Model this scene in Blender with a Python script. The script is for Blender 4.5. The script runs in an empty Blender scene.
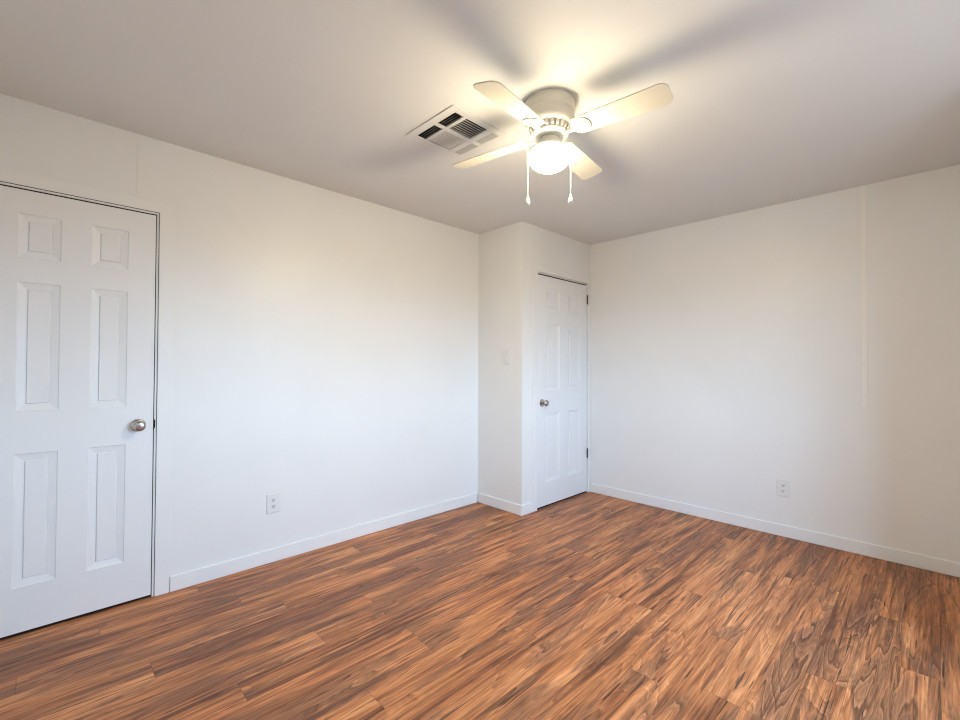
import bpy, bmesh, math, random
from mathutils import Vector, Matrix

random.seed(7)
SC = bpy.context.scene
COL = SC.collection
PI = math.pi

# ------------------------------------------------------------------ camera
YAW, PITCH, ROLL = 0.795436, 0.0143437, 0.0041824
F_PX = 445.167
cam_d = bpy.data.cameras.new('camera')
cam = bpy.data.objects.new('camera', cam_d)
COL.objects.link(cam)
fw = Vector((-math.sin(YAW) * math.cos(PITCH), math.cos(YAW) * math.cos(PITCH), math.sin(PITCH)))
rt = Vector((math.cos(YAW), math.sin(YAW), 0))
up = rt.cross(fw)
r2 = rt * math.cos(ROLL) + up * math.sin(ROLL)
u2 = -rt * math.sin(ROLL) + up * math.cos(ROLL)
cam.matrix_world = Matrix(((r2.x, u2.x, -fw.x, 2.9117), (r2.y, u2.y, -fw.y, 0.0),
                           (r2.z, u2.z, -fw.z, 1.22913), (0, 0, 0, 1)))
cam_d.sensor_fit = 'HORIZONTAL'
cam_d.sensor_width = 36.0
cam_d.lens = 36.0 * F_PX / 960.0
cam_d.clip_start = 0.02
SC.camera = cam

# ------------------------------------------------------------------ light, exposure
SKY_STRENGTH = 23.5
BULB_STRENGTH = 240.0
SC.view_settings.view_transform = 'Standard'
SC.view_settings.look = 'None'
SC.view_settings.gamma = 1.0
SC.view_settings.exposure = 0.0
SC.view_settings.use_curve_mapping = False
SC.cycles.filter_width = 1.1

world = bpy.data.worlds.new('daylight')
SC.world = world
world.use_nodes = True
wn = world.node_tree
wn.nodes.clear()
w_out = wn.nodes.new('ShaderNodeOutputWorld')
w_bg = wn.nodes.new('ShaderNodeBackground')
w_tc = wn.nodes.new('ShaderNodeTexCoord')
w_sep = wn.nodes.new('ShaderNodeSeparateXYZ')
w_rmp = wn.nodes.new('ShaderNodeValToRGB')
w_map = wn.nodes.new('ShaderNodeMapRange')
w_map.inputs['From Min'].default_value = -1
w_map.inputs['From Max'].default_value = 1
els = w_rmp.color_ramp.elements
els[0].position = 0.47
els[0].color = (0.090, 0.094, 0.096, 1)          # ground outside
els[1].position = 0.51
els[1].color = (0.43, 0.70, 1.0, 1)           # bright sky low over the horizon
e = els.new(0.8)
e.color = (0.38, 0.62, 1.0, 1)
wn.links.new(w_tc.outputs['Generated'], w_sep.inputs[0])
wn.links.new(w_sep.outputs['Z'], w_map.inputs['Value'])
wn.links.new(w_map.outputs['Result'], w_rmp.inputs['Fac'])
wn.links.new(w_rmp.outputs['Color'], w_bg.inputs['Color'])
w_bg.inputs['Strength'].default_value = SKY_STRENGTH
wn.links.new(w_bg.outputs[0], w_out.inputs[0])

# room dimensions (metres): left wall x = 0, back wall y = D
H = 2.44
D = 3.8676
XR = 3.50
YF = -0.42
RX, RY = 3.06, 2.77               # added unseen wall, placed to shade the back wall's right end
BX, BY = 0.5208, 2.8311          # closet corner
T = 0.12
WIN_R = (1.05, 2.50, 0.76, 1.92)  # window in the right wall: y0 y1 z0 z1


def portal(name, loc, rot, sx, sy):
    d = bpy.data.lights.new(name, 'AREA')
    d.shape = 'RECTANGLE'
    d.size, d.size_y = sx, sy
    d.cycles.is_portal = True
    o = bpy.data.objects.new(name, d)
    o.location, o.rotation_euler = loc, rot
    COL.objects.link(o)


portal('daylight_portal', (XR + T + 0.01, (WIN_R[0] + WIN_R[1]) / 2, (WIN_R[2] + WIN_R[3]) / 2),
       (0, PI / 2, 0), WIN_R[3] - WIN_R[2], WIN_R[1] - WIN_R[0])

# ------------------------------------------------------------------ materials
def new_mat(name):
    m = bpy.data.materials.new(name)
    m.use_nodes = True
    nt = m.node_tree
    return m, nt, nt.nodes['Principled BSDF']


def paint(name, col, rough, spec=0.5, bump=0.0, scale=120.0, var=0.0, metal=0.0):
    """Painted or moulded surface: slight mottling and a fine roller stipple."""
    m, nt, b = new_mat(name)
    b.inputs['Roughness'].default_value = rough
    b.inputs['Specular IOR Level'].default_value = spec
    b.inputs['Metallic'].default_value = metal
    tc = nt.nodes.new('ShaderNodeTexCoord')
    n1 = nt.nodes.new('ShaderNodeTexNoise')
    n1.inputs['Scale'].default_value = 3.0
    n1.inputs['Detail'].default_value = 3.0
    nt.links.new(tc.outputs['Object'], n1.inputs['Vector'])
    rp = nt.nodes.new('ShaderNodeValToRGB')
    rp.color_ramp.elements[0].position = 0.3
    rp.color_ramp.elements[1].position = 0.7
    rp.color_ramp.elements[0].color = tuple(c * (1 - var) for c in col) + (1,)
    rp.color_ramp.elements[1].color = tuple(col) + (1,)
    nt.links.new(n1.outputs['Fac'], rp.inputs['Fac'])
    nt.links.new(rp.outputs['Color'], b.inputs['Base Color'])
    if bump:
        n2 = nt.nodes.new('ShaderNodeTexNoise')
        n2.inputs['Scale'].default_value = scale
        n2.inputs['Detail'].default_value = 2.0
        nt.links.new(tc.outputs['Object'], n2.inputs['Vector'])
        bp = nt.nodes.new('ShaderNodeBump')
        bp.inputs['Strength'].default_value = bump
        bp.inputs['Distance'].default_value = 0.002
        nt.links.new(n2.outputs['Fac'], bp.inputs['Height'])
        nt.links.new(bp.outputs['Normal'], b.inputs['Normal'])
    return m


M_WALL = paint('wall_paint', (0.85, 0.85, 0.84), 0.40, 0.45, 0.10, 90, 0.02)
M_CEIL = paint('ceiling_paint', (0.80, 0.80, 0.785), 0.9, 0.2, 0.18, 70, 0.02)
M_TRIM = paint('trim_paint', (0.86, 0.86, 0.85), 0.38, 0.5, 0.03, 60, 0.01)
M_DOOR = paint('door_paint', (0.85, 0.855, 0.86), 0.42, 0.5, 0.04, 60, 0.01)
M_STRIP_GLARE = paint('strip_glare_paint', (0.93, 0.92, 0.89), 0.22, 0.6, 0.02, 60, 0.01)  # seam strip paint, lightened to carry the window glare
M_PLATE = paint('white_plastic', (0.80, 0.80, 0.79), 0.35, 0.5)
M_SLOT = paint('dark_slot', (0.015, 0.015, 0.015), 0.6, 0.3)
M_SHADE_STRIKE = paint('gap_shade_strike', (0.020, 0.015, 0.012), 0.8, 0.2)  # near-black for painted door gap shade, and for the strike plate
M_NICKEL = paint('satin_nickel', (0.50, 0.48, 0.46), 0.22, 0.5, metal=1.0)
M_BRONZE = paint('dark_bronze', (0.10, 0.075, 0.055), 0.42, 0.5, metal=0.8)
M_FAN = paint('cream_enamel', (0.80, 0.76, 0.66), 0.40, 0.5)
M_IRON = paint('white_enamel', (0.85, 0.83, 0.76), 0.38, 0.5)
M_BLADE = paint('blade_laminate', (0.73, 0.69, 0.57), 0.45, 0.4)
M_VENT = paint('register_enamel', (0.78, 0.77, 0.75), 0.45, 0.4)
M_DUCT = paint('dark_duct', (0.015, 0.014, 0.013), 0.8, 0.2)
M_CHAIN = paint('white_cord', (0.85, 0.83, 0.78), 0.5, 0.4)
M_STEEL = paint('strike_steel', (0.30, 0.29, 0.28), 0.35, 0.5, metal=1.0)

m, nt, b = new_mat('lit_opal_glass')
M_GLOBE = m
b.inputs['Base Color'].default_value = (0.9, 0.88, 0.82, 1)
b.inputs['Roughness'].default_value = 0.25
b.inputs['Emission Color'].default_value = (1.0, 0.85, 0.575, 1)
# the bulb hangs low in the bowl, so the glass is dimmer towards the fitter
g_tc = nt.nodes.new('ShaderNodeTexCoord')
g_sp = nt.nodes.new('ShaderNodeSeparateXYZ')
g_mr = nt.nodes.new('ShaderNodeMapRange')
g_mr.interpolation_type = 'SMOOTHSTEP'
nt.links.new(g_tc.outputs['Object'], g_sp.inputs[0])
nt.links.new(g_sp.outputs['Z'], g_mr.inputs['Value'])
g_mr.inputs['From Min'].default_value = 2.160 - 2.44
g_mr.inputs['From Max'].default_value = 2.215 - 2.44
g_mr.inputs['To Min'].default_value = BULB_STRENGTH
g_mr.inputs['To Max'].default_value = BULB_STRENGTH * 0.24
nt.links.new(g_mr.outputs[0], b.inputs['Emission Strength'])

m, nt, b = new_mat('window_glass')
M_GLASS = m
nt.nodes.remove(b)
tr = nt.nodes.new('ShaderNodeBsdfTransparent')
gl = nt.nodes.new('ShaderNodeBsdfGlossy')
gl.inputs['Roughness'].default_value = 0.02
mx = nt.nodes.new('ShaderNodeMixShader')
mx.inputs[0].default_value = 0.06
nt.links.new(tr.outputs[0], mx.inputs[1])
nt.links.new(gl.outputs[0], mx.inputs[2])
nt.links.new(mx.outputs[0], nt.nodes['Material Output'].inputs['Surface'])


def floor_material():
    m, nt, b = new_mat('walnut_laminate')
    N, Lk = nt.nodes.new, nt.links.new

    def math_(op, a, c=None, clamp=False):
        n = N('ShaderNodeMath')
        n.operation = op
        n.use_clamp = clamp
        for k, v in enumerate((a, c)):
            if v is None:
                continue
            if isinstance(v, (int, float)):
                n.inputs[k].default_value = v
            else:
                Lk(v, n.inputs[k])
        return n.outputs[0]

    def noise(vec, scale, detail=3.0, rough=0.55, dist=0.0):
        n = N('ShaderNodeTexNoise')
        n.inputs['Scale'].default_value = scale
        n.inputs['Detail'].default_value = detail
        n.inputs['Roughness'].default_value = rough
        n.inputs['Distortion'].default_value = dist
        Lk(vec, n.inputs['Vector'])
        return n.outputs['Fac']

    def ramp(fac, stops, interp='LINEAR'):
        n = N('ShaderNodeValToRGB')
        n.color_ramp.interpolation = interp
        el = n.color_ramp.elements
        el[0].position, el[0].color = stops[0][0], tuple(stops[0][1]) + (1,)
        el[1].position, el[1].color = stops[-1][0], tuple(stops[-1][1]) + (1,)
        for p, c in stops[1:-1]:
            q = el.new(p)
            q.color = tuple(c) + (1,)
        Lk(fac, n.inputs['Fac'])
        return n.outputs['Color']

    def mix(fac, a, c, mode='MIX'):
        n = N('ShaderNodeMix')
        n.data_type = 'RGBA'
        n.blend_type = mode
        if isinstance(fac, (int, float)):
            n.inputs[0].default_value = fac
        else:
            Lk(fac, n.inputs[0])
        for k, v in ((6, a), (7, c)):
            if isinstance(v, tuple):
                n.inputs[k].default_value = v + (1,)
            else:
                Lk(v, n.inputs[k])
        return n.outputs[2]

    uv = N('ShaderNodeUVMap')
    uv.uv_map = 'plank'
    rnd = N('ShaderNodeAttribute')
    rnd.attribute_name = 'plank_random'
    rs = N('ShaderNodeSeparateXYZ')
    Lk(rnd.outputs['Vector'], rs.inputs[0])
    s = N('ShaderNodeSeparateXYZ')
    Lk(uv.outputs['UV'], s.inputs[0])
    U, V = s.outputs['X'], s.outputs['Y']      # metres across / along the plank

    def coords(ku, kv, seed):
        c = N('ShaderNodeCombineXYZ')
        Lk(math_('MULTIPLY', math_('ADD', U, math_('MULTIPLY', rs.outputs['X'], 3.7)), ku), c.inputs[0])
        Lk(math_('MULTIPLY', math_('ADD', V, math_('MULTIPLY', rs.outputs['Y'], 9.1)), kv), c.inputs[1])
        Lk(math_('ADD', math_('MULTIPLY', rs.outputs['Z'], 31.0), seed), c.inputs[2])
        return c.outputs[0]

    # growth rings: contour lines of a stretched, warped noise field (cathedral figure)
    warp = noise(coords(30.0, 3.2, 3.0), 1.0, 3.0, 0.55)
    field = math_('ADD', noise(coords(7.0, 0.70, 0.0), 1.0, 2.0, 0.5, 0.7), math_('MULTIPLY', warp, 0.10))
    rings = math_('FRACT', math_('MULTIPLY', field, 13.0))
    fine = math_('FRACT', math_('MULTIPLY', field, 41.0))
    fib = noise(coords(300.0, 7.0, 4.0), 1.0, 2.0, 0.6)
    fib2 = noise(coords(100.0, 2.6, 8.0), 1.0, 3.0, 0.6)
    broad = noise(coords(12.0, 1.2, 12.0), 1.0, 2.0, 0.5, 0.6)
    band = noise(coords(30.0, 1.3, 14.0), 1.0, 2.0, 0.55, 0.5)
    streak = noise(coords(56.0, 1.5, 17.0), 1.0, 4.0, 0.62, 0.35)
    crack = noise(coords(85.0, 2.2, 23.0), 1.0, 3.0, 0.6, 0.3)
    blot = noise(coords(40.0, 3.5, 33.0), 1.0, 3.0, 0.6, 1.0)
    grey = noise(coords(9.0, 1.6, 29.0), 1.0, 3.0, 0.55, 0.7)

    tone = math_('MULTIPLY', broad, 0.70)
    tone = math_('ADD', tone, math_('MULTIPLY', band, 0.50))
    tone = math_('ADD', tone, math_('MULTIPLY', fib2, 0.35))
    tone = math_('ADD', tone, math_('MULTIPLY', blot, 0.26))
    tone = math_('ADD', tone, math_('MULTIPLY', math_('SUBTRACT', rs.outputs['Z'], 0.5), 0.08))
    tone = math_('SUBTRACT', tone, 0.425)
    base = ramp(tone, [(0.30, FLOOR_DARK), (0.42, FLOOR_MID), (0.52, FLOOR_TAN), (0.68, FLOOR_LIGHT)])
    fig = ramp(grey, [(0.49, (0, 0, 0)), (0.59, (1, 1, 1))])
    figv = N('ShaderNodeSeparateColor')
    Lk(fig, figv.inputs[0])
    figf = figv.outputs[0]
    base = mix(math_('MULTIPLY', figf, 0.70), base, FLOOR_GREY)
    ringc = ramp(rings, [(0.0, (0.56, 0.53, 0.50)), (0.20, (0.86, 0.85, 0.84)), (0.70, (1.08, 1.08, 1.08)), (0.93, (1.26, 1.28, 1.30)), (1.0, (0.56, 0.53, 0.50))])
    base = mix(math_('ADD', math_('MULTIPLY', figf, 0.50), 0.50), base, mix(1.0, base, ringc, 'MULTIPLY'))
    finec = ramp(fine, [(0.0, (0.70, 0.68, 0.66)), (0.80, (1.12, 1.12, 1.12)), (1.0, (0.70, 0.68, 0.66))])
    base = mix(math_('ADD', math_('MULTIPLY', figf, 0.45), 0.35), base, mix(1.0, base, finec, 'MULTIPLY'))
    fibc = ramp(fib, [(0.32, (0.70, 0.69, 0.68)), (0.68, (1.25, 1.25, 1.25))])
    base = mix(0.75, base, mix(1.0, base, fibc, 'MULTIPLY'))
    st = ramp(streak, [(0.570, (0, 0, 0)), (0.640, (1, 1, 1))])
    base = mix(math_('MULTIPLY', st, 0.62), base, FLOOR_STREAK)
    ck = ramp(crack, [(0.640, (0, 0, 0)), (0.675, (1, 1, 1))])
    base = mix(math_('MULTIPLY', ck, 0.85), base, (0.036, 0.016, 0.010))
    # bevelled joint between the boards
    eu = math_('MINIMUM', U, math_('SUBTRACT', PLANK_W, U))
    j = math_('SUBTRACT', 1.0, math_('DIVIDE', eu, 0.0014), True)
    ev = N('ShaderNodeAttribute')
    ev.attribute_name = 'plank_len'
    evm = math_('MINIMUM', V, math_('SUBTRACT', ev.outputs['Fac'], V))
    jv = math_('SUBTRACT', 1.0, math_('DIVIDE', evm, 0.0018), True)
    joint = math_('MAXIMUM', j, jv)
    base = mix(math_('MULTIPLY', joint, 0.6), base, (0.03, 0.018, 0.012))
    Lk(base, b.inputs['Base Color'])
    ro = N('ShaderNodeMapRange')
    Lk(fib, ro.inputs['Value'])
    ro.inputs['To Min'].default_value = 0.33
    ro.inputs['To Max'].default_value = 0.50
    Lk(ro.outputs[0], b.inputs['Roughness'])
    b.inputs['Specular IOR Level'].default_value = 0.35
    bp = N('ShaderNodeBump')
    bp.inputs['Strength'].default_value = 0.22
    bp.inputs['Distance'].default_value = 0.0012
    Lk(math_('SUBTRACT', math_('MULTIPLY', fib, 0.5), joint), bp.inputs['Height'])
    Lk(bp.outputs['Normal'], b.inputs['Normal'])
    return m


PLANK_W, PLANK_L = 0.127, 1.315
FLOOR_DARK = (0.17, 0.056, 0.021)
FLOOR_MID = (0.38, 0.136, 0.047)
FLOOR_TAN = (0.56, 0.214, 0.076)
FLOOR_LIGHT = (0.7, 0.31, 0.122)
FLOOR_GREY = (0.27, 0.118, 0.057)
FLOOR_STREAK = (0.08, 0.03, 0.015)
M_FLOOR = floor_material()


# ------------------------------------------------------------------ mesh helpers
def box(bm, x0, x1, y0, y1, z0, z1):
    v = [bm.verts.new((x, y, z)) for z in (z0, z1) for y in (y0, y1) for x in (x0, x1)]
    for f in ((0, 2, 3, 1), (4, 5, 7, 6), (0, 1, 5, 4), (2, 6, 7, 3), (0, 4, 6, 2), (1, 3, 7, 5)):
        bm.faces.new([v[i] for i in f])
    return v


def lathe(bm, prof, seg=48, mat=None):
    """prof: list of (r, z); closed to the axis where r == 0. mat transforms the result."""
    rings = []
    for r, z in prof:
        if r <= 1e-6:
            rings.append([bm.verts.new((0, 0, z))])
        else:
            rings.append([bm.verts.new((r * math.cos(2 * PI * k / seg), r * math.sin(2 * PI * k / seg), z)) for k in range(seg)])
    vs = [v for r in rings for v in r]
    for a, c in zip(rings, rings[1:]):
        if len(a) == 1 and len(c) == 1:
            continue
        for k in range(seg):
            k2 = (k + 1) % seg
            if len(a) == 1:
                bm.faces.new((a[0], c[k], c[k2]))
            elif len(c) == 1:
                bm.faces.new((a[k], c[0], a[k2]))
            else:
                bm.faces.new((a[k], c[k], c[k2], a[k2]))
    if mat is not None:
        bmesh.ops.transform(bm, matrix=mat, verts=vs)
    return vs


def prism(bm, pts, z0, z1, mat=None):
    """Extrude an outline (list of x, y, anticlockwise) from z0 to z1."""
    lo = [bm.verts.new((x, y, z0)) for x, y in pts]
    hi = [bm.verts.new((x, y, z1)) for x, y in pts]
    bm.faces.new(list(reversed(lo)))
    bm.faces.new(hi)
    n = len(pts)
    for k in range(n):
        bm.faces.new((lo[k], lo[(k + 1) % n], hi[(k + 1) % n], hi[k]))
    if mat is not None:
        bmesh.ops.transform(bm, matrix=mat, verts=lo + hi)


def tube(bm, pts, r, seg=8):
    pts = [Vector(p) for p in pts]
    rings = []
    for i, p in enumerate(pts):
        t = (pts[min(i + 1, len(pts) - 1)] - pts[max(i - 1, 0)]).normalized()
        a = t.orthogonal().normalized() if i == 0 else (rings_a - t * rings_a.dot(t)).normalized()
        rings_a = a
        c = t.cross(a)
        rings.append([bm.verts.new(p + r * (a * math.cos(2 * PI * k / seg) + c * math.sin(2 * PI * k / seg))) for k in range(seg)])
    for A, B in zip(rings, rings[1:]):
        for k in range(seg):
            bm.faces.new((A[k], A[(k + 1) % seg], B[(k + 1) % seg], B[k]))
    bm.faces.new(list(reversed(rings[0])))
    bm.faces.new(rings[-1])


def obj(name, bm, mat, parent=None, bevel=0.0, smooth=False, loc=None, segs=2):
    bmesh.ops.recalc_face_normals(bm, faces=bm.faces)
    me = bpy.data.meshes.new(name)
    bm.to_mesh(me)
    bm.free()
    me.materials.append(mat)
    o = bpy.data.objects.new(name, me)
    COL.objects.link(o)
    if smooth:
        for p in me.polygons:
            p.use_smooth = True
        try:
            me.set_sharp_from_angle(angle=math.radians(38))
        except Exception:
            pass
    if bevel:
        md = o.modifiers.new('bevel', 'BEVEL')
        md.width = bevel
        md.segments = segs
        md.limit_method = 'ANGLE'
        md.angle_limit = math.radians(40)
        md.harden_normals = False
    if parent is not None:
        o.parent = parent
    if loc is not None:
        o.location = loc
    return o


def tag(o, label, cat, group=None, kind=None):
    o['label'] = label
    o['category'] = cat
    if group:
        o['group'] = group
    if kind:
        o['kind'] = kind
    return o


def structure(name, bm, mat, label, cat, **kw):
    return tag(obj(name, bm, mat, **kw), label, cat, kind='structure')


def thing(name, label, cat, loc, rotz=0.0, group=None):
    o = bpy.data.objects.new(name, None)
    o.empty_display_size = 0.05
    COL.objects.link(o)
    o.location = loc
    o.rotation_euler = (0, 0, rotz)
    return tag(o, label, cat, group)


# ------------------------------------------------------------------ room shell
# floor: one surface, a quad per laminate board (pattern of the floor)
OFFS = {1: .2, 3: -.06, 4: .9, 6: 1.24, 7: .91, 9: 1.23, 10: 1.22, 11: .89, 13: .89, 14: .9, 15: 1.23, 16: .41,
        17: .9, 18: .5, 19: .5, 20: .9, 22: 1.22, 0: .62, 2: .75, 5: .33, 8: .55, 12: .3, 21: .35}


def build_floor():
    bm = bmesh.new()
    uvl = bm.loops.layers.uv.new('plank')
    rl = bm.faces.layers.float_vector.new('plank_random')
    ll = bm.faces.layers.float.new('plank_len')
    x0, x1, y0, y1 = -T - 0.1, XR + T, YF - T, D + T
    rng = random.Random(21)
    i0, i1 = math.floor(x0 / PLANK_W), math.ceil(x1 / PLANK_W)
    for i in range(i0, i1):
        off = OFFS.get(i, rng.random() * PLANK_L)
        k = math.floor((y0 - off) / PLANK_L)
        while off + k * PLANK_L < y1:
            ya, yb = off + k * PLANK_L, off + (k + 1) * PLANK_L
            k += 1
            xa, xb = i * PLANK_W, (i + 1) * PLANK_W
            cxa, cxb, cya, cyb = max(xa, x0), min(xb, x1), max(ya, y0), min(yb, y1)
            rv = (rng.random(), rng.random(), rng.random())
            if cxb - cxa < 1e-4 or cyb - cya < 1e-4:
                continue
            f = bm.faces.new([bm.verts.new(p) for p in ((cxa, cya, 0), (cxb, cya, 0), (cxb, cyb, 0), (cxa, cyb, 0))])
            for lp in f.loops:
                lp[uvl].uv = (lp.vert.co.x - xa, lp.vert.co.y - ya)
            f[rl] = Vector(rv)
            f[ll] = PLANK_L
    lo = box(bm, x0, x1, y0, y1, -0.08, -0.002)
    o = structure('floor', bm, M_FLOOR, 'reddish brown wood plank laminate floor across the room', 'floor')
    return o


build_floor()

VX0, VX1, VY0, VY1 = 1.020, 1.334, 1.372, 1.692     # hole for the register
bm = bmesh.new()
cx0, cx1, cy0, cy1 = -T - 0.1, XR + T, YF - T, D + T
box(bm, cx0, VX0, cy0, cy1, H, H + 0.1)
box(bm, VX1, cx1, cy0, cy1, H, H + 0.1)
box(bm, VX0, VX1, cy0, VY0, H, H + 0.1)
box(bm, VX0, VX1, VY1, cy1, H, H + 0.1)
structure('ceiling', bm, M_CEIL, 'smooth off-white painted ceiling above the room', 'ceiling')

# doors: leaf edges along y
D1A, D1B = -0.2045, 0.4205
D2A, D2B = 3.0420, 3.8150
J = 0.012        # jamb edge and caulk groove together
GAP = 0.0045
O1 = (D1A - GAP - J, D1B + GAP + J, 2.049)       # wall openings
O2 = (D2A - 0.003 - J, D2B + 0.003 + J, 2.051)

bm = bmesh.new()
box(bm, -T, 0, YF - T, O1[0], 0, H)
box(bm, -T, 0, O1[1], D + T, 0, H)
box(bm, -T, 0, O1[0], O1[1], O1[2], H)
box(bm, -T - 0.1, -T, YF - T, D + T, 0, H)
structure('wall_left', bm, M_WALL, 'long white painted wall holding the left door', 'wall')

bm = bmesh.new()
box(bm, 0, XR + T, D, D + T, 0, H)
structure('wall_back', bm, M_WALL, 'white painted wall on the right of the photo, ending in the far corner', 'wall')

bm = bmesh.new()
box(bm, 0, BX, BY, BY + 0.1, 0, H)
box(bm, BX - 0.1, BX, BY + 0.1, O2[0], 0, H)
box(bm, BX - 0.1, BX, O2[0], O2[1], O2[2], H)
box(bm, BX - 0.1, BX, O2[1], D, 0, H)
structure('wall_closet', bm, M_WALL, 'white closet wall jutting out in the far corner around the small door', 'wall')

bm = bmesh.new()
y0, y1, z0, z1 = WIN_R
box(bm, XR, XR + T, YF - T, y0, 0, H)
box(bm, XR, XR + T, y1, D + T, 0, H)
box(bm, XR, XR + T, y0, y1, 0, z0)
box(bm, XR, XR + T, y0, y1, z1, H)
structure('wall_right', bm, M_WALL, 'white wall beside the camera, holding the side window', 'wall')
bm = bmesh.new()
bk = bmesh.new()
box(bk, RX, XR, RY, D, 0, H)  # unseen block added to keep window light off the back wall
structure('wall_shade_block', bk, M_WALL, 'unseen white wall added beside the right-hand wall to shade its end', 'wall')
box(bm, -T, XR + T, YF - T, YF, 0, H)
structure('wall_front', bm, M_WALL, 'plain white wall behind the camera', 'wall')


def window(name, w, h, loc, rotz, label):
    """Sliding window: frame with a middle stile and glass, local x across, y through the wall."""
    bm = bmesh.new()
    f = 0.045
    for a in ((0, f, 0, h), (w - f, w, 0, h), (f, w - f, 0, f), (f, w - f, h - f, h), (w / 2 - f / 2, w / 2 + f / 2, f, h - f)):
        box(bm, a[0], a[1], -0.03, 0.03, a[2], a[3])
    o = structure(name, bm, M_TRIM, label, 'window')
    o.location, o.rotation_euler = loc, (0, 0, rotz)
    for a, c in ((f, w / 2 - f / 2), (w / 2 + f / 2, w - f)):
        g = bmesh.new()
        box(g, a, c, -0.002, 0.002, f, h - f)
        obj('pane', g, M_GLASS, o)
    return o


window('window_1', WIN_R[1] - WIN_R[0], WIN_R[3] - WIN_R[2], (XR + T * 0.6, WIN_R[0], WIN_R[2]), PI / 2,
       'white framed sliding window in the wall beside the camera')
# ------------------------------------------------------------------ baseboards
BH, BT = 0.085, 0.012
C1 = (O1[0] - 0.062, O1[1] + 0.0645)   # outer edges of the left door's casing


def baseboard(name, boxes, label):
    bm = bmesh.new()
    for a in boxes:
        box(bm, a[0], a[1], a[2], a[3], 0, BH)
    bmesh.ops.remove_doubles(bm, verts=bm.verts, dist=1e-5)
    structure(name, bm, M_TRIM, label, 'baseboard', bevel=0.004)


baseboard('baseboard_left', [(0, BT, C1[1] + 0.0015, BY - BT)], 'white baseboard along the left wall, from the door casing to the closet')
CL2 = O2[0] + 0.0015 - 0.066 - 0.001
bm = bmesh.new()
prism(bm, [(BT, BY - BT), (BX + BT, BY - BT), (BX + BT, CL2), (BX, CL2), (BX, BY), (BT, BY)], 0, BH)
structure('baseboard_closet', bm, M_TRIM, 'short white baseboard wrapping the corner of the closet wall', 'baseboard', bevel=0.004)
baseboard('baseboard_back', [(BX + 0.012, RX, D - BT, D)], 'white baseboard along the wall on the right of the photo')
baseboard('baseboard_right', [(XR - BT, XR, YF, RY)], 'white baseboard under the window beside the camera')
baseboard('baseboard_front', [(0, XR - BT, YF, YF + BT)], 'white baseboard along the wall behind the camera')


# ------------------------------------------------------------------ doors
PZ = ((0.217, 0.821), (1.015, 1.607), (1.719, 1.921))


def door_leaf(us, W, z0, z1):
    """Six-panel leaf. Local x across, front face at y = 0 looking to +y; us = panel edges."""
    bm = bmesh.new()
    xs = [0, us[0], us[1], us[2], us[3], W]
    zs = [z0] + [z for p in PZ for z in p] + [z1]
    grid = {}

    def gv(x, y, z):
        k = (round(x, 5), round(y, 5), round(z, 5))
        if k not in grid:
            grid[k] = bm.verts.new((x, y, z))
        return grid[k]
    prof = ((0, 0), (0.003, -0.0035), (0.032, -0.0105), (0.0335, -0.0112), (0.0365, -0.0045))
    for i in range(5):
        for k in range(7):
            a, c, e_, f_ = xs[i], xs[i + 1], zs[k], zs[k + 1]
            if i in (1, 3) and k in (1, 3, 5):
                loops = []
                for d, y in prof:
                    loops.append([gv(a + d, y, e_ + d), gv(c - d, y, e_ + d), gv(c - d, y, f_ - d), gv(a + d, y, f_ - d)])
                for A, B in zip(loops, loops[1:]):
                    for q in range(4):
                        bm.faces.new((A[q], A[(q + 1) % 4], B[(q + 1) % 4], B[q]))
                bm.faces.new(loops[-1])
            else:
                bm.faces.new((gv(a, 0, e_), gv(c, 0, e_), gv(c, 0, f_), gv(a, 0, f_)))
    tk = -0.035
    for i in range(5):
        bm.faces.new((gv(xs[i], 0, z0), gv(xs[i + 1], 0, z0), gv(xs[i + 1], tk, z0), gv(xs[i], tk, z0)))
        bm.faces.new((gv(xs[i], 0, z1), gv(xs[i + 1], 0, z1), gv(xs[i + 1], tk, z1), gv(xs[i], tk, z1)))
    for k in range(7):
        bm.faces.new((gv(0, 0, zs[k]), gv(0, 0, zs[k + 1]), gv(0, tk, zs[k + 1]), gv(0, tk, zs[k])))
        bm.faces.new((gv(W, 0, zs[k]), gv(W, 0, zs[k + 1]), gv(W, tk, zs[k + 1]), gv(W, tk, zs[k])))
    bm.faces.new([gv(x, tk, z0) for x in xs] + [gv(W, tk, z) for z in zs[1:]] + [gv(x, tk, z1) for x in reversed(xs[:-1])]
                 + [gv(0, tk, z) for z in reversed(zs[1:-1])])
    return bm


def door_knob(parent, u, z, flat):
    """Rose, neck and knob turned about local +y, keyhole button in its face."""
    rot = Matrix.Translation((u, 0, z)) @ Matrix.Rotation(-PI / 2, 4, 'X')
    bm = bmesh.new()
    lathe(bm, [(0.0, 0.020), (0.013, 0.020), (0.013, 0.030), (0.016, 0.034), (0.024, 0.040), (0.0275, 0.047), (0.0275, 0.053),
               (0.024, 0.060), (0.017, 0.0635), (0.012, 0.0642), (0.0, 0.0642)], 40, rot)
    k = obj('door_knob', bm, M_NICKEL, parent, smooth=True)
    k['label'] = 'satin nickel door knob'
    bm = bmesh.new()
    lathe(bm, [(0, 0), (0.033, 0), (0.0335, 0.003), (0.031, 0.007), (0.020, 0.011), (0.0135, 0.014), (0.0135, 0.022), (0, 0.022)], 40, rot)
    obj('rose', bm, M_NICKEL, k, smooth=True)
    bm = bmesh.new()
    lathe(bm, [(0, 0.0640), (0.0065, 0.0640), (0.0065, 0.0665), (0.0045, 0.0675), (0, 0.0675)], 20, rot)
    obj('lock_button', bm, M_STEEL, k, smooth=True)
    return k


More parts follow.
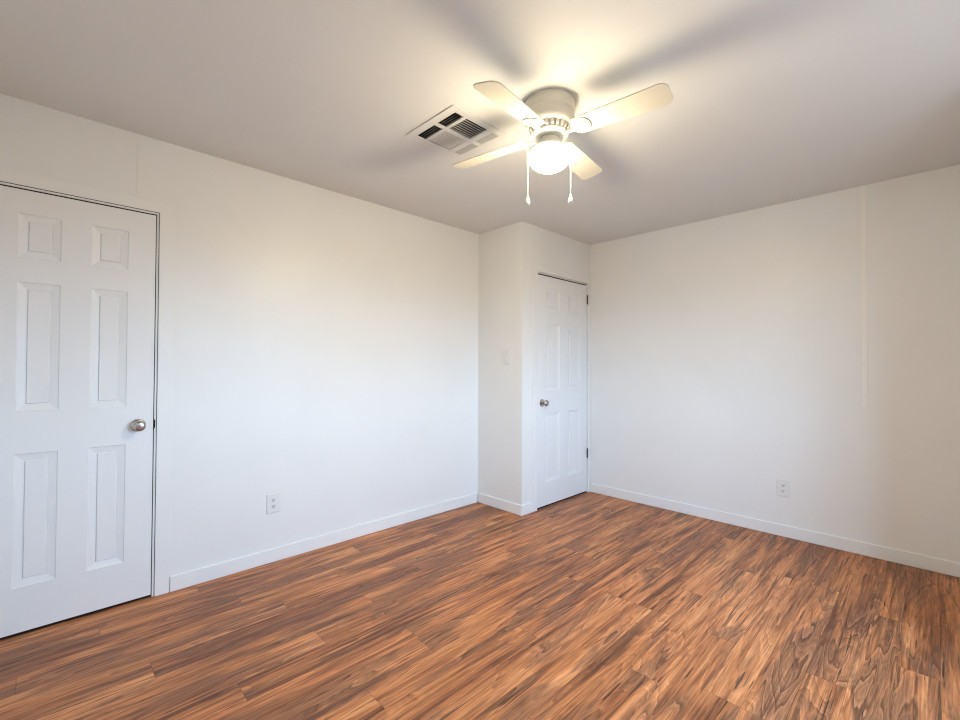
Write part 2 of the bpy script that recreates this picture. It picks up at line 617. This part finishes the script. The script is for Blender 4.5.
def frame_board(name, x, ya, yb, top, proud, ls, rs_, ts, label, sides, reveal=0.0015):
    """Flat casing around an opening ya..yb (jamb included) on a wall facing +x at x."""
    bm = bmesh.new()
    a, c, t = ya + reveal, yb - reveal, top - reveal
    # mitred U-shaped outline in (y, z), extruded along x
    pts = [(a - ls, 0.0), (a, 0.0), (a, t), (c, t), (c, 0.0), (c + rs_, 0.0), (c + rs_, t + ts), (a - ls, t + ts)]
    lo = [bm.verts.new((x, y, z)) for y, z in pts]
    hi = [bm.verts.new((x + proud, y, z)) for y, z in pts]
    for lp, rev in ((lo, True), (hi, False)):
        for q in ((0, 1, 2, 7), (7, 2, 3, 6), (3, 4, 5, 6)):
            bm.faces.new([lp[i] for i in (reversed(q) if rev else q)])
    n = len(pts)
    for k in range(n):
        bm.faces.new((lo[k], lo[(k + 1) % n], hi[(k + 1) % n], hi[k]))
    o = structure(name, bm, M_TRIM, label, 'door casing', bevel=0.002)
    # jamb lining inside the opening
    bm = bmesh.new()
    xa, xb, gv = x - 0.10, x - 0.002, 0.0032
    box(bm, xa, xb, ya + gv, ya + J, 0, top - gv)
    box(bm, xa, xb, yb - J, yb - gv, 0, top - gv)
    box(bm, xa, xb, ya + J, yb - J, top - J, top - gv)
    # stop that the leaf closes against
    s0, s1 = x - 0.055, x - 0.042
    box(bm, s0, s1, ya + J, ya + J + 0.012, 0, top - J)
    box(bm, s0, s1, yb - J - 0.012, yb - J, 0, top - J)
    box(bm, s0, s1, ya + J + 0.012, yb - J - 0.012, top - J - 0.012, top - J)
    obj('jamb', bm, M_TRIM, o)
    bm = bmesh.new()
    w0, w1 = x - 0.030, x - 0.009  # dark strips set into the door gaps as their shade
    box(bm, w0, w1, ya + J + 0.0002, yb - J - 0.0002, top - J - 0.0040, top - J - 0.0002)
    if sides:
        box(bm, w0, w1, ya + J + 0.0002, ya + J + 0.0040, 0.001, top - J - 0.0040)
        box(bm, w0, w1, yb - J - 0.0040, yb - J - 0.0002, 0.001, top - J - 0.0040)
        g0, g1 = x - 0.030, x - 0.0035  # dark backing stands for the shade in the casing groove
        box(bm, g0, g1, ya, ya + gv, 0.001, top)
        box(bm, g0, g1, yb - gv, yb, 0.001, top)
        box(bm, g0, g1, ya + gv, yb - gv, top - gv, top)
    obj('gap_shade', bm, M_SHADE_STRIKE, o)
    return o


cas1 = frame_board('trim_1', 0.0, O1[0], O1[1], O1[2], 0.008, 0.062, 0.066, 0.058,
                   'flat white casing around the left door', True)
bm = bmesh.new()
box(bm, -0.030, -0.0005, O1[1] - J - 0.0012, O1[1] - J + 0.0002, 0.885, 0.945)
box(bm, -0.0022, -0.0010, O1[1] - J - 0.0012, O1[1] - J + 0.0045, 0.895, 0.938)
o = obj('strike_plate', bm, M_SHADE_STRIKE, cas1)
o['label'] = 'dark metal strike plate'
cas2 = frame_board('trim_2', BX, O2[0], O2[1], O2[2], 0.008, 0.066, D - (O2[1] - 0.0015) - 0.001, 0.054,
                   'flat white casing around the closet door in the far corner', False)


def build_door(name, x, ya, yb, ztop, panels, knob_y, label, z0):
    W = yb - ya
    us = sorted(yb - p for p in panels)
    o = structure(name, door_leaf(us, W, z0, ztop), M_DOOR, label, 'door')
    o.location = (x, yb, 0)
    o.rotation_euler = (0, 0, -PI / 2)
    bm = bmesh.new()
    box(bm, 0.002, W - 0.002, -0.030, -0.004, 0.001, z0)  # dark strip standing for the shade under the leaf
    obj('under_door_shade', bm, M_SHADE_STRIKE, o)
    door_knob(o, yb - knob_y, 0.9145, True)
    return o


door1 = build_door('door_1', -0.003, D1A, D1B, 2.030, (-0.0905, 0.0535, 0.1625, 0.3065), 0.356,
                   'white six-panel door at the left edge of the photo', 0.013)
door2 = build_door('door_2', BX - 0.003, D2A, D2B, 2.0285, (3.1565, 3.3635, 3.4955, 3.7025), 3.103,
                   'white six-panel closet door in the far corner', 0.014)
bm = bmesh.new()
box(bm, -0.0006, 0.0006, -0.026, -0.006, 0.885, 0.945)
latch = obj('latch_plate', bm, M_STEEL, door1)
for z in (1.888, 0.384):
    bm = bmesh.new()
    for k in range(5):
        lathe(bm, [(0, 0.0005), (0.0064, 0.0005), (0.0064, 0.0172), (0, 0.0172)], 16,
              Matrix.Translation((-0.0015, 0.0095, z - 0.044 + k * 0.0177)))
    lathe(bm, [(0, -0.047), (0.004, -0.047), (0.004, 0.047), (0, 0.047)], 12, Matrix.Translation((-0.0015, 0.0095, z)))
    h = obj('hinge', bm, M_BRONZE, door2, smooth=True)
    h['label'] = 'dark bronze hinge barrel'

# ------------------------------------------------------------------ seam battens
bm = bmesh.new()
box(bm, 0, 0.0025, 0.337, 0.357, 2.108, 2.405)
structure('trim_3', bm, M_WALL, 'thin vertical seam strip above the left door', 'seam strip', bevel=0.001)
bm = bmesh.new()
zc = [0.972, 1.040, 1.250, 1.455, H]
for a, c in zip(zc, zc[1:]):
    box(bm, 2.575, 2.605, D - 0.0028, D, a + 0.0015, c - 0.0015)  # length and breaks follow the glare on the strip
structure('trim_4', bm, M_STRIP_GLARE, 'glossy vertical seam strip high on the right-hand wall, window glare painted in', 'seam strip', bevel=0.0012)


# ------------------------------------------------------------------ outlets and switch
def wall_plate(root, w, h):
    bm = bmesh.new()
    a, c = w / 2, h / 2
    lo = [bm.verts.new(p) for p in ((-a, 0, -c), (a, 0, -c), (a, 0, c), (-a, 0, c))]
    i = 0.004
    mid = [bm.verts.new(p) for p in ((-a, 0.0035, -c), (a, 0.0035, -c), (a, 0.0035, c), (-a, 0.0035, c))]
    hi = [bm.verts.new(p) for p in ((-a + i, 0.006, -c + i), (a - i, 0.006, -c + i), (a - i, 0.006, c - i), (-a + i, 0.006, c - i))]
    bm.faces.new(lo)
    bm.faces.new(hi)
    for A, B in ((lo, mid), (mid, hi)):
        for k in range(4):
            bm.faces.new((A[k], A[(k + 1) % 4], B[(k + 1) % 4], B[k]))
    return obj('cover_plate', bm, M_PLATE, root, bevel=0.0012)


def screw(root, z):
    bm = bmesh.new()
    lathe(bm, [(0, 0), (0.0034, 0), (0.0030, 0.0012), (0, 0.0016)], 14, Matrix.Translation((0, 0.0058, z)) @ Matrix.Rotation(-PI / 2, 4, 'X'))
    obj('screw', bm, M_PLATE, root, smooth=True)


def outlet(label, loc, rotz):
    t = thing('wall_outlet', label, 'outlet', loc, rotz, 'duplex wall outlets')
    wall_plate(t, 0.080, 0.123)
    screw(t, 0)
    for zc in (0.0195, -0.0195):
        bm = bmesh.new()
        pts = []
        for k in range(28):
            th = 2 * PI * k / 28
            px, pz = 0.0172 * math.cos(th), 0.0172 * math.sin(th)
            pts.append((px, max(-0.0128, min(0.0128, pz)) + zc))
        lo = [bm.verts.new((x, 0.005, z)) for x, z in pts]
        hi = [bm.verts.new((x, 0.0078, z)) for x, z in pts]
        bm.faces.new(lo)
        bm.faces.new(hi)
        for k in range(28):
            bm.faces.new((lo[k], lo[(k + 1) % 28], hi[(k + 1) % 28], hi[k]))
        r = obj('receptacle', bm, M_PLATE, t)
        for sx, hh in ((-0.0063, 0.0085), (0.0063, 0.0072)):
            bm = bmesh.new()
            box(bm, sx - 0.0019, sx + 0.0019, 0.0070, 0.00805, zc + 0.0035 - hh / 2, zc + 0.0035 + hh / 2)
            obj('slot', bm, M_SLOT, r)
        bm = bmesh.new()
        lathe(bm, [(0, 0), (0.0038, 0), (0.0038, 0.00105), (0, 0.00105)], 14,
              Matrix.Translation((0, 0.0070, zc - 0.0068)) @ Matrix.Rotation(-PI / 2, 4, 'X'))
        obj('ground_hole', bm, M_SLOT, r)
    return t


outlet('white duplex outlet low on the left wall, right of the door', (0, 1.040, 0.366), -PI / 2)
outlet('white duplex outlet low on the right-hand wall, above the baseboard', (2.134, D, 0.351), PI)

t = thing('light_switch', 'white light switch on the closet wall, beside the far door', 'light switch', (0.350, BY, 1.306), PI)
wall_plate(t, 0.082, 0.122)
bm = bmesh.new()
box(bm, -0.0170, 0.0170, 0.0050, 0.0072, -0.0335, 0.0335)
fr = obj('rocker_frame', bm, M_PLATE, t, bevel=0.0006)
bm = bmesh.new()
vs = [bm.verts.new(p) for p in ((-0.015, 0.006, -0.0315), (0.015, 0.006, -0.0315), (0.015, 0.006, 0.0315), (-0.015, 0.006, 0.0315),
                                (-0.015, 0.0120, -0.0315), (0.015, 0.0120, -0.0315), (0.015, 0.0082, 0), (-0.015, 0.0082, 0),
                                (0.015, 0.0078, 0.0315), (-0.015, 0.0078, 0.0315))]
for f in ((3, 2, 1, 0), (4, 5, 6, 7), (7, 6, 8, 9), (0, 1, 5, 4), (2, 3, 9, 8), (1, 2, 8, 6, 5), (3, 0, 4, 7, 9)):
    bm.faces.new([vs[i] for i in f])
obj('rocker', bm, M_PLATE, t)
screw(t, 0.048)
screw(t, -0.048)

# ------------------------------------------------------------------ ceiling register
VC = (1.1755, 1.521)
t = thing('air_vent', 'square white air vent with six louvred sections, set in the ceiling beside the fan', 'air vent', (VC[0], VC[1], H))
bm = bmesh.new()
XA = [-0.1880, -0.1505, -0.0080, 0.0140, 0.1505, 0.1880]
YA = [-0.1840, -0.1400, -0.0810, -0.0630, 0.0830, 0.1170, 0.1630, 0.1840]
# rim, mullions: bars between the six openings
zf0, zf1 = -0.0045, 0.004
box(bm, XA[0], XA[5], YA[0], YA[1], zf0, -0.0005)
box(bm, XA[0], XA[5], YA[6], YA[7], zf0, -0.0005)
box(bm, XA[0], XA[1], YA[1], YA[6], zf0, -0.0005)
box(bm, XA[4], XA[5], YA[1], YA[6], zf0, -0.0005)
box(bm, XA[2], XA[3], YA[1], YA[6], zf0 + 0.001, zf1)
for a, c in ((XA[1], XA[2]), (XA[3], XA[4])):
    box(bm, a, c, YA[2], YA[3], zf0 + 0.001, zf1)
    box(bm, a, c, YA[4], YA[5], zf0 + 0.001, zf1)
obj('frame', bm, M_VENT, t, bevel=0.0012)
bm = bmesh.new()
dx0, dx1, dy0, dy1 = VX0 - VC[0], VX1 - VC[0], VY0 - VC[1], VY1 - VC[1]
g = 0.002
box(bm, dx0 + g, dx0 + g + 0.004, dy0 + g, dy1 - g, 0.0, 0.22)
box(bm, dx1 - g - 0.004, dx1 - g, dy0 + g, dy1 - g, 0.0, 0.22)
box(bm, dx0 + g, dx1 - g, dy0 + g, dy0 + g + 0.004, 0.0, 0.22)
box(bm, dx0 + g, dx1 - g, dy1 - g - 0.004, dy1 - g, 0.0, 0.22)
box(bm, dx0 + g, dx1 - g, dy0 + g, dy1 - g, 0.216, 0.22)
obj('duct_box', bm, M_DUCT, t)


def louvres(x0, x1, y0, y1, axis, throw, n, th, w=0.0075, zh=0.0085):
    """A bank of slats along `axis`, throwing air towards the sign `throw` on the other axis."""
    bm = bmesh.new()
    a0, a1 = (y0, y1) if axis == 'x' else (x0, x1)
    step = (a1 - a0) / n
    for k in range(n):
        c = a0 + step * (k + 0.5)
        lo = c + throw * w * 0.72
        hi = c - throw * w * 0.72
        zl = -0.0035
        for sgn in (1,):
            if axis == 'x':
                P = [(x0, lo, zl), (x1, lo, zl), (x1, hi, zh), (x0, hi, zh)]
                off = (0, th, th)
            else:
                P = [(lo, y0, zl), (lo, y1, zl), (hi, y1, zh), (hi, y0, zh)]
                off = (th, 0, th)
            A = [bm.verts.new(p) for p in P]
            B = [bm.verts.new((p[0] + off[0], p[1] + off[1], p[2] + off[2])) for p in P]
            bm.faces.new(A)
            bm.faces.new(list(reversed(B)))
            for q in range(4):
                bm.faces.new((A[q], A[(q + 1) % 4], B[(q + 1) % 4], B[q]))
    obj('louvre_bank', bm, M_VENT, t)


for xa, xb, thx in ((XA[1], XA[2], -1), (XA[3], XA[4], 1)):
    louvres(xa, xb, YA[1], YA[2], 'x', -1, 4, 0.0022)
    louvres(xa, xb, YA[3], YA[4], 'y', thx, 8, 0.0012, 0.0075 if thx > 0 else 0.0040, 0.0085 if thx > 0 else 0.0020)
    louvres(xa, xb, YA[5], YA[6], 'x', 1, 4, 0.0008, 0.0028, 0.0005)

# ------------------------------------------------------------------ ceiling fan with light
FC = (1.6796, 1.6488)
fan = thing('ceiling_fan', 'white four-blade ceiling fan with a lit globe, mounted flush on the ceiling', 'ceiling fan', (FC[0], FC[1], H))


def zz(z):
    return z - H


bm = bmesh.new()
lathe(bm, [(0, 0), (0.112, 0), (0.114, -0.004), (0.114, zz(2.392)), (0.1125, zz(2.389)), (0.1125, zz(2.385)), (0.114, zz(2.382)),
           (0.113, zz(2.350)), (0.108, zz(2.332)), (0.100, zz(2.326)), (0, zz(2.326))], 64)
obj('motor_housing', bm, M_FAN, fan, smooth=True)
# vented ring below the motor: solid crown with dark slots cut between its fins
bm = bmesh.new()
lathe(bm, [(0, zz(2.326)), (0.080, zz(2.326)), (0.074, zz(2.300)), (0, zz(2.300))], 48)
ring = obj('vent_ring', bm, M_IRON, fan, smooth=True)
bm = bmesh.new()
nf = 24
for k in range(nf):
    a = 2 * PI * k / nf
    mt = Matrix.Rotation(a, 4, 'Z')
    pts = [(0.076, zz(2.3255)), (0.095, zz(2.3255)), (0.091, zz(2.306)), (0.084, zz(2.2985)), (0.072, zz(2.2985))]
    A = [bm.verts.new(mt @ Vector((r, -0.0065, z))) for r, z in pts]
    B = [bm.verts.new(mt @ Vector((r, 0.0065, z))) for r, z in pts]
    bm.faces.new(A)
    bm.faces.new(B)
    for q in range(5):
        bm.faces.new((A[q], A[(q + 1) % 5], B[(q + 1) % 5], B[q]))
obj('fin_ring', bm, M_IRON, ring)
bm = bmesh.new()
lathe(bm, [(0, zz(2.3000)), (0.080, zz(2.3000)), (0.086, zz(2.2955)), (0.084, zz(2.289)), (0.072, zz(2.283)), (0.050, zz(2.280)), (0, zz(2.280))], 48)
obj('flywheel', bm, M_IRON, fan, smooth=True)
bm = bmesh.new()
lathe(bm, [(0, zz(2.281)), (0.036, zz(2.281)), (0.036, zz(2.2765)), (0.043, zz(2.275)), (0.043, zz(2.248)), (0, zz(2.248))], 48)
obj('switch_housing', bm, M_FAN, fan, smooth=True)
bm = bmesh.new()
lathe(bm, [(0, zz(2.2475)), (0.046, zz(2.2475)), (0.070, zz(2.2400)), (0.0790, zz(2.2310)), (0.0800, zz(2.2240)), (0.0765, zz(2.2240)), (0.0740, zz(2.2275)), (0, zz(2.2275))], 56)
obj('light_fitter', bm, M_IRON, fan, smooth=True)
bm = bmesh.new()
prof = []
for k in range(0, 25):
    th = math.radians(38 - k * (128 / 24.0))
    prof.append((0.0935 * math.cos(th), zz(2.189) + 0.061 * math.sin(th)))
prof = [(0, prof[0][1])] + prof[:-1] + [(0, zz(2.128))]
lathe(bm, prof, 64)
o = obj('light_globe', bm, M_GLOBE, fan, smooth=True)
o['label'] = 'lit opal glass globe'

# blades: index, angle, droop measured one by one
BL = ((0, 0.1328, -0.0040), (1, 0.1665, -0.0027), (2, 0.1969, 0.033), (3, 0.1735, 0.0734))
for k, off, droop in BL:
    ang = off + k * PI / 2
    base = Matrix.Translation((0, 0, zz(2.2898))) @ Matrix.Rotation(ang, 4, 'Z') @ Matrix.Translation((0.1, 0, 0)) \
        @ Matrix.Rotation(droop, 4, 'Y') @ Matrix.Rotation(-0.2148, 4, 'X') @ Matrix.Translation((-0.1, 0, 0))
    r0, r1, w0, w1 = 0.125, 0.533, 0.050, 0.0615
    pts = []

    def arc(cx_, cy_, r, a0, a1, n=8):
        for q in range(n + 1):
            a = math.radians(a0 + (a1 - a0) * q / n)
            pts.append((cx_ + r * math.cos(a), cy_ + r * math.sin(a)))
    arc(r0 + 0.020, -w0 + 0.020, 0.020, 180, 270)
    arc(r1 - 0.036, -w1 + 0.036, 0.036, 270, 350)
    arc(r1 - 0.036, w1 - 0.036, 0.036, 10, 90)
    arc(r0 + 0.020, w0 - 0.020, 0.020, 90, 180)
    bm = bmesh.new()
    prism(bm, pts, 0.0, 0.0055, base)
    bl = obj('blade', bm, M_BLADE, fan, bevel=0.0012)
    # blade iron: arm from the flywheel, spreading into a rounded plate under the blade
    bm = bmesh.new()
    pl = []
    half = [(0.112, 0.013), (0.122, 0.020), (0.132, 0.034), (0.146, 0.0425), (0.162, 0.0445), (0.178, 0.041), (0.190, 0.033), (0.197, 0.020), (0.200, 0.007)]
    pl = [(r, -w) for r, w in half] + [(r, w) for r, w in reversed(half)]
    prism(bm, pl, -0.0050, -0.0003, base)
    pl2 = [(r + (0.158 - r) * 0.30, w * 0.66) for r, w in pl]
    prism(bm, pl2, -0.0085, -0.0049, base)
    ir = obj('blade_iron', bm, M_IRON, bl, bevel=0.0018)
    bm = bmesh.new()
    p_in = Matrix.Translation((0, 0, zz(2.2898))) @ Matrix.Rotation(ang, 4, 'Z')
    arm = [p_in @ Vector((0.066, 0, 0.0005)), p_in @ Vector((0.090, 0, -0.008)), base @ Vector((0.112, 0, -0.0085)), base @ Vector((0.140, 0, -0.006))]
    tube(bm, arm, 0.0085, 10)
    obj('arm', bm, M_IRON, bl, smooth=True)
    for sx, sw in ((0.150, 0.026), (0.150, -0.026), (0.185, 0.0)):
        bm = bmesh.new()
        lathe(bm, [(0, 0.0), (0.0048, 0.0), (0.0042, -0.0018), (0, -0.0026)], 12, base @ Matrix.Translation((sx, sw, -0.0050 if sw else -0.0050)))
        obj('screw', bm, M_IRON, bl, smooth=True)

# pull chains at either side of the globe
rtv = Vector((math.cos(YAW), math.sin(YAW), 0))
for s, zt, zb in ((-1, 2.011, 1.968), (1, 2.020, 1.979)):
    p0 = rtv * s * 0.040 + Vector((0, 0, zz(2.262)))
    p1 = rtv * s * 0.075 + Vector((0, 0, zz(2.262)))
    p2 = rtv * s * 0.092 + Vector((0, 0, zz(2.258)))
    p3 = rtv * s * 0.0985 + Vector((0, 0, zz(2.245)))
    p4 = rtv * s * 0.0985 + Vector((0, 0, zz(zt)))
    bm = bmesh.new()
    tube(bm, [p0, p1, p2, p3, p4], 0.0010, 8)
    ch = obj('pull_chain', bm, M_CHAIN, fan, smooth=True)
    bm = bmesh.new()
    hgt = zt - zb
    lathe(bm, [(0, 0.004), (0.0022, 0.003), (0.0030, 0), (0.0060, -hgt * 0.28), (0.0100, -hgt * 0.58), (0.0108, -hgt * 0.74), (0.0085, -hgt * 0.92), (0.0040, -hgt), (0, -hgt)], 20,
          Matrix.Translation(p4))
    obj('fob', bm, M_CHAIN, ch, smooth=True)
